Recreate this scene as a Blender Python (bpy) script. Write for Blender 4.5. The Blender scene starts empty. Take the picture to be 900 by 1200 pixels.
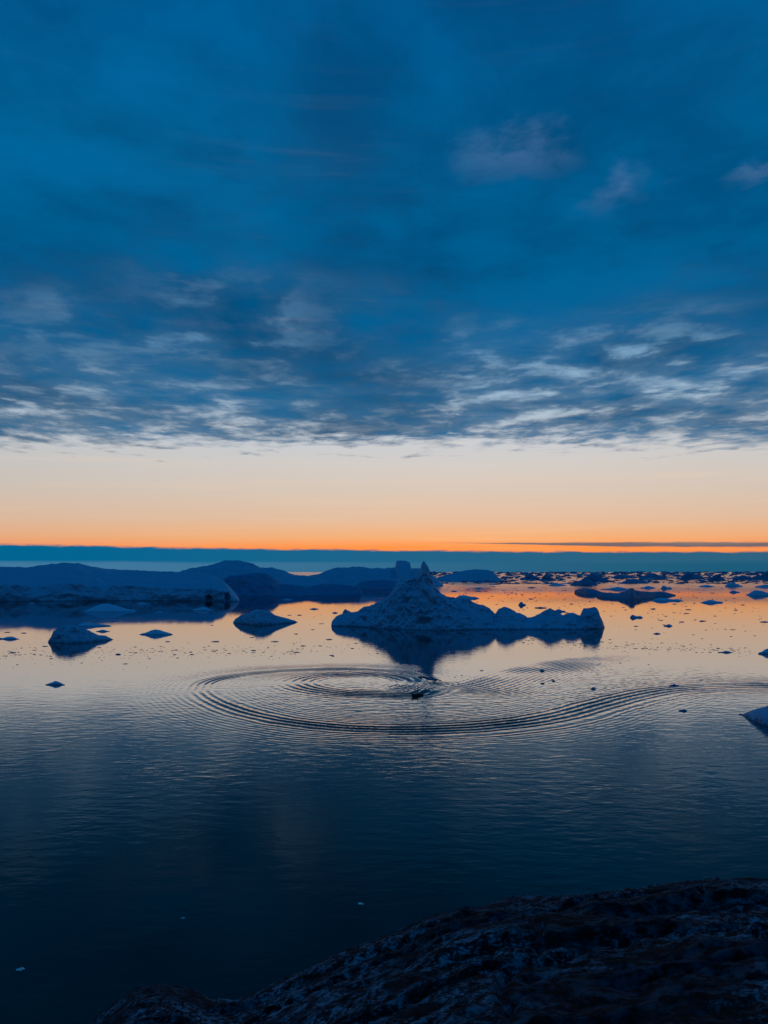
import bpy, math, random
import numpy as np

# ------------------------------------------------------------------ camera, world, sun, exposure
S = bpy.context.scene
C = S.collection
H = 45.0                                   # eye height above the water, metres
FOC = 906.0                                # focal length in photo pixels (photo 900 x 1200)
PITCH = math.radians(4.42)
cam_d = bpy.data.cameras.new('camera')
cam_d.sensor_fit = 'VERTICAL'
cam_d.sensor_height = 36.0
cam_d.lens = 36.0 * FOC / 1200.0
cam_d.clip_start = 0.1
cam_d.clip_end = 400000.0
cam = bpy.data.objects.new('camera', cam_d)
cam.location = (0, 0, H)
cam.rotation_euler = (math.pi / 2 + PITCH, 0, 0)
C.objects.link(cam)
S.camera = cam
S.view_settings.view_transform = 'Standard'
S.view_settings.look = 'None'
S.view_settings.exposure = 0.0
S.view_settings.gamma = 1.0
S.view_settings.use_curve_mapping = False


def lin(r, g, b):
    f = lambda c: c / 12.92 if c <= 0.04045 else ((c + 0.055) / 1.055) ** 2.4
    return (f(r / 255.0), f(g / 255.0), f(b / 255.0), 1.0)


class NT:
    """small helper to write node trees"""
    def __init__(self, tree):
        self.t = tree
        self.n = tree.nodes
        self.l = tree.links

    def new(self, kind, **kw):
        nd = self.n.new(kind)
        for k, v in kw.items():
            setattr(nd, k, v)
        return nd

    def put(self, sock, v):
        if isinstance(v, bpy.types.NodeSocket):
            self.l.new(v, sock)
        elif v is not None:
            sock.default_value = v

    def m(self, op, a, b=None, c=None, clamp=False):
        nd = self.new('ShaderNodeMath', operation=op, use_clamp=clamp)
        for i, v in enumerate((a, b, c)):
            self.put(nd.inputs[i], v)
        return nd.outputs[0]

    def vm(self, op, a, b=None, scale=None):
        nd = self.new('ShaderNodeVectorMath', operation=op)
        self.put(nd.inputs[0], a)
        if b is not None:
            self.put(nd.inputs[1], b)
        if scale is not None:
            self.put(nd.inputs['Scale'], scale)
        return nd.outputs[1] if op in ('LENGTH', 'DOT_PRODUCT') else nd.outputs[0]

    def xyz(self, x, y, z):
        nd = self.new('ShaderNodeCombineXYZ')
        for i, v in enumerate((x, y, z)):
            self.put(nd.inputs[i], v)
        return nd.outputs[0]

    def ss(self, v, a, b, lo=0.0, hi=1.0):
        nd = self.new('ShaderNodeMapRange', interpolation_type='SMOOTHSTEP')
        for i, q in enumerate((v, a, b, lo, hi)):
            self.put(nd.inputs[i], q)
        return nd.outputs[0]

    def lr(self, v, a, b, lo=0.0, hi=1.0):
        nd = self.new('ShaderNodeMapRange', interpolation_type='LINEAR')
        for i, q in enumerate((v, a, b, lo, hi)):
            self.put(nd.inputs[i], q)
        return nd.outputs[0]

    def mix(self, f, a, b, blend='MIX'):
        nd = self.new('ShaderNodeMix', data_type='RGBA', blend_type=blend)
        self.put(nd.inputs[0], f)
        self.put(nd.inputs[6], a)
        self.put(nd.inputs[7], b)
        return nd.outputs[2]

    def noise(self, vec, scale, detail=4.0, rough=0.55, dist=0.0, lac=2.0):
        nd = self.new('ShaderNodeTexNoise', noise_dimensions='3D')
        self.put(nd.inputs['Vector'], vec)
        nd.inputs['Scale'].default_value = scale
        nd.inputs['Detail'].default_value = detail
        nd.inputs['Roughness'].default_value = rough
        nd.inputs['Lacunarity'].default_value = lac
        nd.inputs['Distortion'].default_value = dist
        return nd.outputs[0]

    def ramp(self, v, stops):
        nd = self.new('ShaderNodeValToRGB')
        e = nd.color_ramp.elements
        while len(e) < len(stops):
            e.new(0.5)
        for el, (p, col) in zip(e, stops):
            el.position = p
            el.color = col
        self.put(nd.inputs[0], v)
        return nd.outputs[0]


def build_world():
    w = bpy.data.worlds.new('World')
    S.world = w
    w.use_nodes = True
    w.node_tree.nodes.clear()
    N = NT(w.node_tree)
    d = N.new('ShaderNodeTexCoord').outputs['Generated']
    sep = N.new('ShaderNodeSeparateXYZ')
    N.put(sep.inputs[0], d)
    dx, dy, dz = sep.outputs
    el = N.m('MULTIPLY', N.m('ARCSINE', dz), 180 / math.pi)          # elevation, degrees
    az = N.m('ARCTAN2', dx, dy)                                      # 0 = towards the sunset side
    # --- clear sky behind the clouds: sunset colours low down, colder above
    glow = N.ss(N.m('ABSOLUTE', N.m('SUBTRACT', az, 0.10)), 0.0, 1.5, 1.0, 0.0)
    M = 45.0
    warm = N.ramp(N.m('DIVIDE', el, M), [(p / M, lin(*c)) for p, c in (
        (0.0, (255, 128, 52)), (1.75, (255, 142, 66)), (2.5, (238, 170, 116)), (3.8, (222, 184, 155)),
        (5.8, (211, 193, 178)), (7.8, (206, 199, 194)), (9.5, (196, 200, 206)), (12.0, (162, 186, 206)),
        (16.0, (112, 160, 196)), (24.0, (60, 118, 168)), (34.0, (30, 96, 150)), (45.0, (16, 82, 136)))])
    cool = N.ramp(N.m('DIVIDE', el, M), [(p / M, lin(*c)) for p, c in (
        (0.0, (196, 160, 140)), (3.0, (188, 170, 160)), (6.0, (170, 175, 180)), (10.0, (140, 168, 188)),
        (16.0, (90, 142, 180)), (26.0, (40, 106, 158)), (45.0, (12, 76, 130)))])
    clear = N.mix(glow, cool, warm)
    # the sun is below the horizon: a little of the physical sky on top
    sky = N.new('ShaderNodeTexSky', sky_type='NISHITA', sun_disc=False)
    sky.sun_elevation = math.radians(-1.5)
    sky.sun_rotation = math.radians(6.0)
    sk = N.vm('SCALE', sky.outputs[0], scale=0.05)
    clear = N.mix(1.0, clear, sk, 'ADD')
    # --- long cloud streak just over the bank, to the right
    wob = N.noise(N.xyz(N.m('MULTIPLY', az, 6.0), 0.0, 1.3), 1.0, 3.0)
    line = N.m('ADD', N.m('MULTIPLY_ADD', az, -0.75, 2.17), N.m('MULTIPLY', N.m('SUBTRACT', wob, 0.5), 0.2))
    st_n = N.noise(N.xyz(N.m('MULTIPLY', az, 22.0), N.m('MULTIPLY', el, 5.0), 4.0), 1.0, 4.0, 0.6)
    thick = N.m('MULTIPLY', N.ss(az, 0.10, 0.34, 0.03, 0.26), N.m('MULTIPLY_ADD', st_n, 1.6, 0.1))
    streak = N.ss(N.m('ABSOLUTE', N.m('SUBTRACT', el, line)), N.m('MULTIPLY', thick, 0.4), thick, 1.0, 0.0)
    streak = N.m('MULTIPLY', streak, N.ss(az, 0.03, 0.16))
    clear = N.mix(N.m('MULTIPLY', streak, 0.9), clear, lin(84, 98, 112))
    # faint warm veils in the clear strip
    veil = N.noise(N.xyz(N.m('MULTIPLY', az, 3.0), N.m('MULTIPLY', el, 1.1), 9.0), 1.0, 5.0, 0.6)
    clear = N.mix(N.m('MULTIPLY', N.ss(veil, 0.5, 0.75), 0.16), clear, lin(252, 214, 170))
    # --- cloud deck: a flat layer, so it foreshortens towards the horizon by itself
    zc = N.m('MAXIMUM', dz, 0.03)
    px = N.m('DIVIDE', dx, zc)
    py = N.m('DIVIDE', dy, zc)
    P = N.xyz(N.m('MULTIPLY', px, 0.85), N.m('MULTIPLY', py, 0.70), 0.0)
    P2 = N.vm('ADD', P, N.vm('SCALE', N.new_noise_col(P, 0.9), scale=0.32))
    P3 = N.vm('ADD', P2, N.vm('SCALE', N.new_noise_col(P, 4.5), scale=0.06))
    n1 = N.noise(N.vm('ADD', P2, (1.6, 7.1, 4.0)), 0.95, 3.0, 0.5)         # where the deck thins
    n2 = N.noise(N.vm('ADD', P3, (4.1, 8.3, 0.0)), 3.2, 4.0, 0.55)        # rolls of the deck
    n3 = N.noise(N.vm('ADD', P3, (1.3, 9.1, 3.0)), 5.5, 5.0, 0.62)         # fluff
    ridge = N.m('MULTIPLY', N.m('ABSOLUTE', N.m('SUBTRACT', n2, 0.5)), 2.0)
    hole = N.m('MULTIPLY', N.m('SUBTRACT', n2, 0.43), 2.4)
    billow = N.m('MULTIPLY_ADD', ridge, 0.3, N.m('MULTIPLY', hole, 0.7))
    billow = N.m('ADD', billow, N.m('MULTIPLY', N.m('SUBTRACT', n3, 0.5), 0.75))
    thinning = N.m('ADD', N.m('ADD', N.ss(py, 1.5, 4.6, 0.20, 0.68), N.ss(px, -3.0, 4.5, -0.02, 0.06)), N.m('MULTIPLY', N.m('SUBTRACT', n1, 0.5), 1.6))
    gap = N.m('MULTIPLY', N.ss(billow, -0.16, 0.16, 1.0, 0.0), N.m('MULTIPLY', N.ss(thinning, 0.2, 0.95), N.ss(py, 1.5, 2.9, 0.05, 1.0)))
    rim = N.m('SUBTRACT', N.m('ADD', py, N.m('MULTIPLY', N.m('SUBTRACT', n2, 0.5), 2.6)), N.m('MULTIPLY', N.m('SUBTRACT', n3, 0.5), 2.2))
    off = N.ss(rim, 5.35, 6.4)                                            # the deck ends along a ragged line
    cover = N.m('MULTIPLY', N.m('SUBTRACT', 1.0, N.m('MULTIPLY', gap, 0.96)), N.m('SUBTRACT', 1.0, off))
    cb = N.ramp(N.m('DIVIDE', el, M), [(p / M, lin(*c)) for p, c in (
        (7.0, (84, 118, 146)), (9.0, (52, 98, 134)), (12.0, (30, 88, 130)), (17.0, (4, 82, 130)),
        (22.0, (0, 84, 133)), (29.0, (0, 88, 139)), (36.0, (0, 85, 139)), (45.0, (0, 80, 134)))])
    # broad light and dark swells of the deck, and the modelling of each roll
    big = N.noise(N.vm('ADD', P2, (3.7, 0.4, 5.0)), 1.0, 3.0, 0.5)
    swell = N.m('ADD', N.m('MULTIPLY', big, 0.55), N.m('ADD', N.m('MULTIPLY', n2, 0.35), N.m('MULTIPLY', n3, 0.30)))
    ccol = N.mix(1.0, cb, N.mix(N.ss(swell, 0.42, 0.78), (0.66, 0.72, 0.75, 1), (1.42, 1.38, 1.32, 1)), 'MULTIPLY')
    halo = N.m('MULTIPLY', N.ss(billow, 0.0, 0.55, 1.0, 0.0), N.ss(thinning, 0.1, 1.2))
    ccol = N.mix(N.m('MULTIPLY', halo, 0.26), ccol, clear)
    # three small thin spots high on the right where paler sky shows
    for cx, cy, rx, ry, st in ((0.31, 1.80, 0.11, 0.10, 0.24), (0.61, 1.98, 0.05, 0.10, 0.20), (0.88, 1.91, 0.07, 0.05, 0.20)):
        wx = N.m('ADD', N.m('SUBTRACT', px, cx), N.m('MULTIPLY', N.m('SUBTRACT', n2, 0.5), 0.45))
        wy = N.m('ADD', N.m('SUBTRACT', py, cy), N.m('MULTIPLY', N.m('SUBTRACT', n3, 0.5), 0.45))
        dd = N.m('SQRT', N.m('ADD', N.m('POWER', N.m('DIVIDE', wx, rx), 2.0), N.m('POWER', N.m('DIVIDE', wy, ry), 2.0)))
        ccol = N.mix(N.m('MULTIPLY', N.ss(dd, -0.3, 1.7, 1.0, 0.0), N.m('MULTIPLY', N.ss(n3, 0.3, 0.65), st)), ccol, lin(130, 150, 190))
    col = N.mix(cover, clear, ccol)
    # --- low bank of fog on the horizon
    bn = N.noise(N.xyz(N.m('MULTIPLY', az, 9.0), 0.0, 2.0), 1.0, 5.0, 0.6)
    top = N.m('ADD', N.m('MULTIPLY_ADD', az, -0.55, 1.62), N.m('MULTIPLY', N.m('SUBTRACT', bn, 0.5), 0.36))
    bn2 = N.noise(N.xyz(N.m('MULTIPLY', az, 42.0), N.m('MULTIPLY', el, 6.0), 7.0), 1.0, 4.0, 0.6)
    top = N.m('ADD', top, N.m('MULTIPLY', N.m('SUBTRACT', bn2, 0.5), 0.30))
    bank = N.ss(N.m('SUBTRACT', el, top), -0.14, 0.05, 1.0, 0.0)
    az01 = N.ss(az, -0.5, 0.5)
    bcol = N.mix(az01, lin(0, 101, 145), lin(46, 98, 128))
    blow = N.mix(az01, lin(72, 124, 160), lin(22, 88, 120))
    bv = N.noise(N.xyz(N.m('MULTIPLY', az, 5.0), N.m('MULTIPLY', el, 3.0), 6.0), 1.0, 4.0)
    bcol = N.mix(N.m('MULTIPLY', N.ss(N.m('ADD', el, N.m('MULTIPLY', N.m('SUBTRACT', bv, 0.5), 0.5)), 0.5, 0.85, 1.0, 0.0), 0.8), bcol, blow)
    col = N.mix(bank, col, bcol)
    bg = N.new('ShaderNodeBackground')
    N.put(bg.inputs[0], col)
    bg.inputs[1].default_value = 1.0
    out = N.new('ShaderNodeOutputWorld')
    N.l.new(bg.outputs[0], out.inputs[0])


def _new_noise_col(self, vec, scale):
    nd = self.new('ShaderNodeTexNoise', noise_dimensions='3D')
    self.put(nd.inputs['Vector'], vec)
    nd.inputs['Scale'].default_value = scale
    nd.inputs['Detail'].default_value = 2.0
    return self.vm('SUBTRACT', nd.outputs[1], (0.5, 0.5, 0.5))


NT.new_noise_col = _new_noise_col
build_world()

sun_d = bpy.data.lights.new('sun', 'SUN')
sun_d.energy = 0.0005
sun_d.angle = math.radians(10)
sun_d.color = (1.0, 0.62, 0.36)
sun = bpy.data.objects.new('sun', sun_d)
sun.rotation_euler = (math.radians(90 - 1.0), 0, math.radians(180 - 6.0))
C.objects.link(sun)


# ------------------------------------------------------------------ helpers
def ray(px, py):
    x = (px - 450.0) / FOC
    y = (600.0 - py) / FOC
    return np.array([x, math.cos(PITCH) - y * math.sin(PITCH), math.sin(PITCH) + y * math.cos(PITCH)])


def at(px, py, z=0.0):
    """point of the plane at height z that the photo shows at (px, py)"""
    r = ray(px, py)
    t = (z - H) / r[2]
    return np.array([r[0] * t, r[1] * t, z])


def _hash(ix, iy, iz, seed):
    h = (ix * 374761393 + iy * 668265263 + iz * 2147483647 + seed * 974634777) & 0xFFFFFFFF
    h = ((h ^ (h >> 13)) * 1274126177) & 0xFFFFFFFF
    h = ((h ^ (h >> 16)) * 2246822519) & 0xFFFFFFFF
    return (h ^ (h >> 15)) / 4294967295.0 * 2.0 - 1.0


def vnoise(x, y, z, seed=0):
    fx, fy, fz = np.floor(x), np.floor(y), np.floor(z)
    ix, iy, iz = fx.astype(np.int64), fy.astype(np.int64), fz.astype(np.int64)
    u, v, w = x - fx, y - fy, z - fz
    u = u * u * u * (u * (u * 6 - 15) + 10)
    v = v * v * v * (v * (v * 6 - 15) + 10)
    w = w * w * w * (w * (w * 6 - 15) + 10)
    r = 0
    for a in (0, 1):
        for b in (0, 1):
            for c in (0, 1):
                k = (u if a else 1 - u) * (v if b else 1 - v) * (w if c else 1 - w)
                r = r + k * _hash(ix + a, iy + b, iz + c, seed)
    return r


def fbm(x, y, z, octv=5, gain=0.5, seed=0, ridged=False):
    r, amp, tot = 0, 1.0, 0.0
    for o in range(octv):
        f = 2.03 ** o
        n = vnoise(x * f + 17.1 * o, y * f - 9.7 * o, z * f + 3.3 * o, seed + o)
        if ridged:
            n = 1.0 - 2.0 * np.abs(n)
        r = r + amp * n
        tot += amp
        amp *= gain
    return r / tot


def mesh_np(name, co, quads, mat, smooth=True, tris=None):
    me = bpy.data.meshes.new(name)
    co = np.asarray(co, dtype=np.float32)
    me.vertices.add(len(co))
    me.vertices.foreach_set('co', co.ravel())
    q = np.asarray(quads, dtype=np.int32)
    nq = q.shape[1]
    me.loops.add(q.size)
    me.loops.foreach_set('vertex_index', q.ravel())
    me.polygons.add(len(q))
    me.polygons.foreach_set('loop_start', np.arange(0, q.size, nq, dtype=np.int32))
    me.polygons.foreach_set('loop_total', np.full(len(q), nq, dtype=np.int32))
    me.polygons.foreach_set('use_smooth', np.full(len(q), smooth, dtype=bool))
    me.update(calc_edges=True)
    me.validate()
    if mat:
        me.materials.append(mat)
    return me


def grid_quads(nu, nv):
    i = np.arange((nu - 1) * (nv - 1))
    a = (i // (nv - 1)) * nv + i % (nv - 1)
    return np.stack([a, a + nv, a + nv + 1, a + 1], 1)


def link(name, me, parent=None):
    o = bpy.data.objects.new(name, me)
    C.objects.link(o)
    if parent:
        o.parent = parent
    return o


def tag(o, label=None, cat=None, group=None, kind=None):
    if label:
        o['label'] = label
    if cat:
        o['category'] = cat
    if group:
        o['group'] = group
    if kind:
        o['kind'] = kind
    return o


# ------------------------------------------------------------------ materials
def material(name):
    m = bpy.data.materials.new(name)
    m.use_nodes = True
    N = NT(m.node_tree)
    return m, N, m.node_tree.nodes['Principled BSDF']


def ice_material(name, snow, bare, rough=0.55, bump=0.5, scale=1.0, split=(0.25, 0.7), wet=0.0):
    m, N, B = material(name)
    geo = N.new('ShaderNodeNewGeometry')
    sep = N.new('ShaderNodeSeparateXYZ')
    N.put(sep.inputs[0], geo.outputs['Normal'])
    pos = geo.outputs['Position']
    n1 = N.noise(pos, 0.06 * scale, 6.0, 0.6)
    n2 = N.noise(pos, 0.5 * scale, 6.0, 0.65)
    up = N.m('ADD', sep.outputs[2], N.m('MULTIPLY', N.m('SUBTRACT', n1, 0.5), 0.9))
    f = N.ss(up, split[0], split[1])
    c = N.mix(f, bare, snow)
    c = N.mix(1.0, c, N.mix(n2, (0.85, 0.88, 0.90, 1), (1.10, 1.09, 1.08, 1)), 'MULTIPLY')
    fa = N.new('ShaderNodeAttribute', attribute_name='painted_light').outputs['Fac']
    c = N.mix(N.ss(N.m('MULTIPLY', fa, N.m('ADD', n2, 0.5)), 0.15, 0.8), c, (0.48, 0.72, 0.80, 1))  # positive values: sky rim light painted as a paler tone
    c = N.mix(N.ss(N.m('MULTIPLY', fa, -1.0), 0.1, 0.8), c, (0.045, 0.13, 0.20, 1))  # negative values: shade of the caves painted into the colour
    if wet:                                    # the sea keeps the foot of the ice bare and wet
        sp = N.new('ShaderNodeSeparateXYZ')
        N.put(sp.inputs[0], pos)
        c = N.mix(N.ss(N.m('ADD', sp.outputs[2], N.m('MULTIPLY', N.m('SUBTRACT', n2, 0.5), -5.0 * wet)), 0.0, 1.3 * wet), tuple(0.7 * q for q in bare[:3]) + (1,), c)
    N.put(B.inputs['Base Color'], c)
    B.inputs['Roughness'].default_value = rough
    B.inputs['Specular IOR Level'].default_value = 0.12
    bp = N.new('ShaderNodeBump')
    bp.inputs['Strength'].default_value = bump
    bp.inputs['Distance'].default_value = 1.2 / scale
    N.put(bp.inputs['Height'], N.m('ADD', n2, N.m('MULTIPLY', n1, 2.0)))
    N.put(B.inputs['Normal'], bp.outputs[0])
    return m


def water_material():
    m, N, B = material('fjord_water')
    N.n.remove(B)
    geo = N.new('ShaderNodeNewGeometry')
    pos = geo.outputs['Position']
    sep = N.new('ShaderNodeSeparateXYZ')
    N.put(sep.inputs[0], pos)
    # wind patches: the open fjord beyond the bergs is more ruffled, with streaks of breeze nearer in
    pa = N.vm('MULTIPLY', pos, (1.0, 0.55, 1.0))
    patch = N.ss(N.noise(pa, 0.013, 3.0, 0.55), 0.42, 0.64)
    open_sea = N.ss(sep.outputs[1], 1500.0, 2600.0)
    rough = N.m('ADD', N.lr(patch, 0.0, 1.0, 0.015, 0.04), N.m('MULTIPLY', open_sea, 0.085))
    warp = N.vm('ADD', pos, N.vm('SCALE', N.new_noise_col(pos, 0.05), scale=6.0))
    w0 = N.noise(N.vm('MULTIPLY', warp, (0.5, 1.0, 1.0)), 0.36, 2.0, 0.5)
    w1 = N.noise(N.vm('MULTIPLY', warp, (0.7, 1.2, 1.0)), 0.75, 4.0, 0.6)
    w2 = N.noise(N.vm('MULTIPLY', warp, (0.8, 1.1, 1.0)), 2.6, 3.0, 0.6)
    h = N.m('ADD', N.m('MULTIPLY', w0, 0.17), N.m('ADD', N.m('MULTIPLY', w1, 0.035), N.m('MULTIPLY', w2, 0.008)))
    near = N.ss(N.m('ADD', sep.outputs[1], N.m('MULTIPLY', N.m('SUBTRACT', patch, 0.5), 50.0)), 320.0, 225.0)   # the lee of the ice ends here
    breeze = N.m('MAXIMUM', N.m('MULTIPLY', N.m('MULTIPLY', patch, 0.22), N.ss(sep.outputs[1], 900.0, 420.0)), N.m('MULTIPLY', near, N.m('MULTIPLY_ADD', patch, 0.6, 0.4)))
    breeze = N.m('MULTIPLY', breeze, N.ss(sep.outputs[1], 90.0, 190.0, 0.4, 1.0))          # stiller again under the hill
    h = N.m('MULTIPLY', h, N.m('MAXIMUM', breeze, N.ss(sep.outputs[1], 640.0, 400.0, 0.06, 0.25)))
    bp = N.new('ShaderNodeBump')
    bp.inputs['Strength'].default_value = 1.0
    bp.inputs['Distance'].default_value = 1.0
    N.put(bp.inputs['Height'], h)
    body = N.new('ShaderNodeBsdfDiffuse')
    body.inputs['Color'].default_value = (0.0004, 0.003, 0.006, 1)
    gl = N.new('ShaderNodeBsdfGlossy')
    N.put(gl.inputs['Roughness'], rough)
    fr = N.new('ShaderNodeFresnel')
    fr.inputs['IOR'].default_value = 1.24
    for nd in (body, gl, fr):
        N.put(nd.inputs['Normal'], bp.outputs[0])
    mx = N.new('ShaderNodeMixShader')
    f = fr.outputs[0]
    N.put(mx.inputs[0], N.m('MINIMUM', N.m('MULTIPLY', f, N.m('MULTIPLY_ADD', f, 2.6, 1.0)), N.m('MULTIPLY_ADD', f, 0.35, 0.65), clamp=True))
    N.l.new(body.outputs[0], mx.inputs[1])
    N.l.new(gl.outputs[0], mx.inputs[2])
    N.l.new(mx.outputs[0], N.n['Material Output'].inputs[0])
    return m


def rock_material():
    m, N, B = material('granite')
    pos = N.new('ShaderNodeNewGeometry').outputs['Position']
    ps = N.vm('MULTIPLY', pos, (1.0, 1.0, 1.6))
    n1 = N.noise(ps, 0.5, 5.0, 0.6)
    n2 = N.noise(ps, 6.5, 6.0, 0.72)
    n3 = N.noise(ps, 20.0, 5.0, 0.72)
    c = N.mix(N.ss(n2, 0.42, 0.62), (0.005, 0.007, 0.009, 1), (0.034, 0.062, 0.086, 1))
    lich = N.m('MULTIPLY', N.ss(n1, 0.42, 0.60), N.ss(N.m('ADD', N.m('MULTIPLY', n2, 0.5), N.m('MULTIPLY', n3, 0.5)), 0.49, 0.57))
    c = N.mix(lich, c, (0.17, 0.27, 0.34, 1))
    moss = N.m('MULTIPLY', N.ss(N.noise(ps, 1.1, 4.0, 0.6), 0.52, 0.64), 0.85)
    c = N.mix(moss, c, (0.007, 0.008, 0.009, 1))
    N.put(B.inputs['Base Color'], c)
    B.inputs['Roughness'].default_value = 0.85
    B.inputs['Specular IOR Level'].default_value = 0.04
    bp = N.new('ShaderNodeBump')
    bp.inputs['Strength'].default_value = 0.9
    bp.inputs['Distance'].default_value = 0.06
    N.put(bp.inputs['Height'], N.m('ADD', n2, N.m('MULTIPLY', n3, 0.5)))
    N.put(B.inputs['Normal'], bp.outputs[0])
    return m


def plain(name, col, rough=0.6, metal=0.0):
    m, N, B = material(name)
    pos = N.new('ShaderNodeTexCoord').outputs['Object']
    n = N.noise(pos, 6.0, 4.0, 0.6)
    N.put(B.inputs['Base Color'], N.mix(n, tuple(c * 0.75 for c in col[:3]) + (1,), tuple(min(1, c * 1.2) for c in col[:3]) + (1,)))
    B.inputs['Roughness'].default_value = rough
    B.inputs['Metallic'].default_value = metal
    return m


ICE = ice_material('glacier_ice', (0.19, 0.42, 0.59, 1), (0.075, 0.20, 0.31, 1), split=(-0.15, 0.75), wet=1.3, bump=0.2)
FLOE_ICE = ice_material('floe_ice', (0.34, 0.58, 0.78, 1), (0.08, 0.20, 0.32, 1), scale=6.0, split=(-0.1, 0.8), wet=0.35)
DARK_ICE = ice_material('backlit_shade_ice', (0.09, 0.24, 0.40, 1), (0.03, 0.11, 0.20, 1), split=(-0.2, 0.9))  # darker ice: the shade of the backlit pack put into its colour
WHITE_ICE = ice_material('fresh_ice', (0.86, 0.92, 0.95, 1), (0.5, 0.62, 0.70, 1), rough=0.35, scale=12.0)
WATER = water_material()
ROCK = rock_material()


# ------------------------------------------------------------------ water with the boat's wake
def curve_field(X, Y, pts):
    """signed distance (positive to the left of travel) and running fraction along a traced line, on points X, Y"""
    w = np.array([at(*p)[:2] for p in pts])
    # Catmull-Rom smoothing
    fine = []
    n = len(w)
    for i in range(n - 1):
        p0, p1, p2, p3 = w[max(i - 1, 0)], w[i], w[i + 1], w[min(i + 2, n - 1)]
        for t in np.linspace(0, 1, 6, endpoint=False):
            fine.append(0.5 * (2 * p1 + (p2 - p0) * t + (2 * p0 - 5 * p1 + 4 * p2 - p3) * t * t + (3 * p1 - p0 - 3 * p2 + p3) * t ** 3))
    fine.append(w[-1])
    w = np.array(fine)
    best = np.full(X.shape, 1e9)
    sd = np.zeros(X.shape)
    fr = np.zeros(X.shape)
    seg = np.linalg.norm(np.diff(w, axis=0), axis=1)
    cum = np.concatenate([[0], np.cumsum(seg)])
    for i in range(len(w) - 1):
        a, b = w[i], w[i + 1]
        d = b - a
        L2 = d @ d + 1e-9
        t = np.clip(((X - a[0]) * d[0] + (Y - a[1]) * d[1]) / L2, 0, 1)
        ex, ey = X - a[0] - t * d[0], Y - a[1] - t * d[1]
        q = ex * ex + ey * ey
        k = q < best
        best[k] = q[k]
        s = np.sign(d[0] * ey - d[1] * ex)
        sd[k] = (s * np.sqrt(q))[k]
        fr[k] = ((cum[i] + t * seg[i]) / cum[-1])[k]
    return sd, fr


def sst(x, a, b):
    t = np.clip((x - a) / (b - a), 0, 1)
    return t * t * (3 - 2 * t)


OUTER = [(960, 803), (900, 803), (840, 804), (780, 808), (740, 815), (700, 825), (660, 836), (620, 844), (570, 850), (520, 853),
         (460, 854), (400, 852), (350, 847), (300, 838), (265, 827), (243, 816), (236, 808), (242, 800), (262, 794),
         (300, 788.5), (350, 785.5), (400, 784), (450, 785.5), (480, 789), (503, 796), (512, 803)]
INNER = [(512, 804), (500, 810), (480, 814), (440, 813.5), (400, 812), (365, 807), (350, 801), (358, 795.5), (385, 791), (420, 789.5), (455, 791), (478, 796), (484, 802),
         (474, 805.5)]
FAN = [(511, 804), (530, 803), (550, 798), (575, 790), (600, 783), (630, 777), (670, 771), (720, 767), (780, 765)]


def wake_height(X, Y):
    h = np.zeros(X.shape)
    jit = fbm(X / 9.0, Y / 9.0, X * 0, 3, seed=3)
    sd, fr = curve_field(X, Y, OUTER)
    lam = 3.5 - 0.8 * sst(fr, 0.48, 0.70) + 0.8 * sst(fr, 0.2, 0.0)
    broad = np.where(fr < 0.42, 10.5, 6.5)
    A = 0.15 * (1 - 0.40 * sst(fr, 0.62, 0.8))
    A = A * sst(fr, -0.02, 0.05) * (0.9 + 0.8 * fbm(X / 26.0, Y / 22.0, X * 0, 3, seed=9))
    out = np.where(fr < 0.45, sd, sd)
    env = np.exp(-((sd + 1.0) / np.where(sd < -1, broad * 0.62, broad)) ** 2)
    ph = 2 * np.pi * sd / lam + 0.8 * jit
    h += A * env * (np.cos(ph) + 0.30 * np.cos(2 * ph))
    # finer waves on the inside of the turn
    inside = sst(sd, -2, -6) * np.exp(-((sd + 10) / 16.0) ** 2)
    right = sst(sd, 2, 6) * np.exp(-((sd - 10) / 16.0) ** 2)
    h += 0.024 * (inside + right) * np.cos(2 * np.pi * sd / 2.3 + 2.2 * jit)
    sd, fr = curve_field(X, Y, INNER)
    env = np.exp(-(sd / 8.5) ** 2) * (0.8 + 0.6 * fbm(X / 14.0, Y / 14.0, X * 0, 3, seed=19))
    h += 0.17 * env * np.cos(2 * np.pi * sd / 3.6 + 0.7 * jit) * (1 - 0.4 * fr)
    sd, fr = curve_field(X, Y, FAN)
    fade = (1 - sst(fr, 0.35, 1.0)) * sst(fr, 0.0, 0.05)
    env = np.exp(-((sd + 6) / np.where(sd < -6, 24.0, 7.0)) ** 2) * (0.8 + 0.8 * fbm(X / 18.0, Y / 18.0, X * 0, 3, seed=29))
    h += 0.13 * fade * env * np.cos(2 * np.pi * sd / (3.4 - 0.02 * np.clip(-sd, 0, 40)) + 0.9 * jit)
    mixw = np.exp(-(np.abs(curve_field(X, Y, [(400, 815), (520, 828), (640, 815), (780, 792)])[0]) / 45.0) ** 2)
    h += 0.065 * mixw * fbm(X / 2.6, Y / 1.7, X * 0, 3, 0.6, seed=14)
    # the steep stern wave the boat has just thrown up
    SW = [(400, 787), (440, 788.5), (475, 793), (500, 799), (506, 804), (498, 810)]
    sd, fr = curve_field(X, Y, SW)
    g = sst(fr, 0.05, 0.7)
    h += 0.75 * g * np.exp(-(sd / 5.0) ** 2)
    return h


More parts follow.
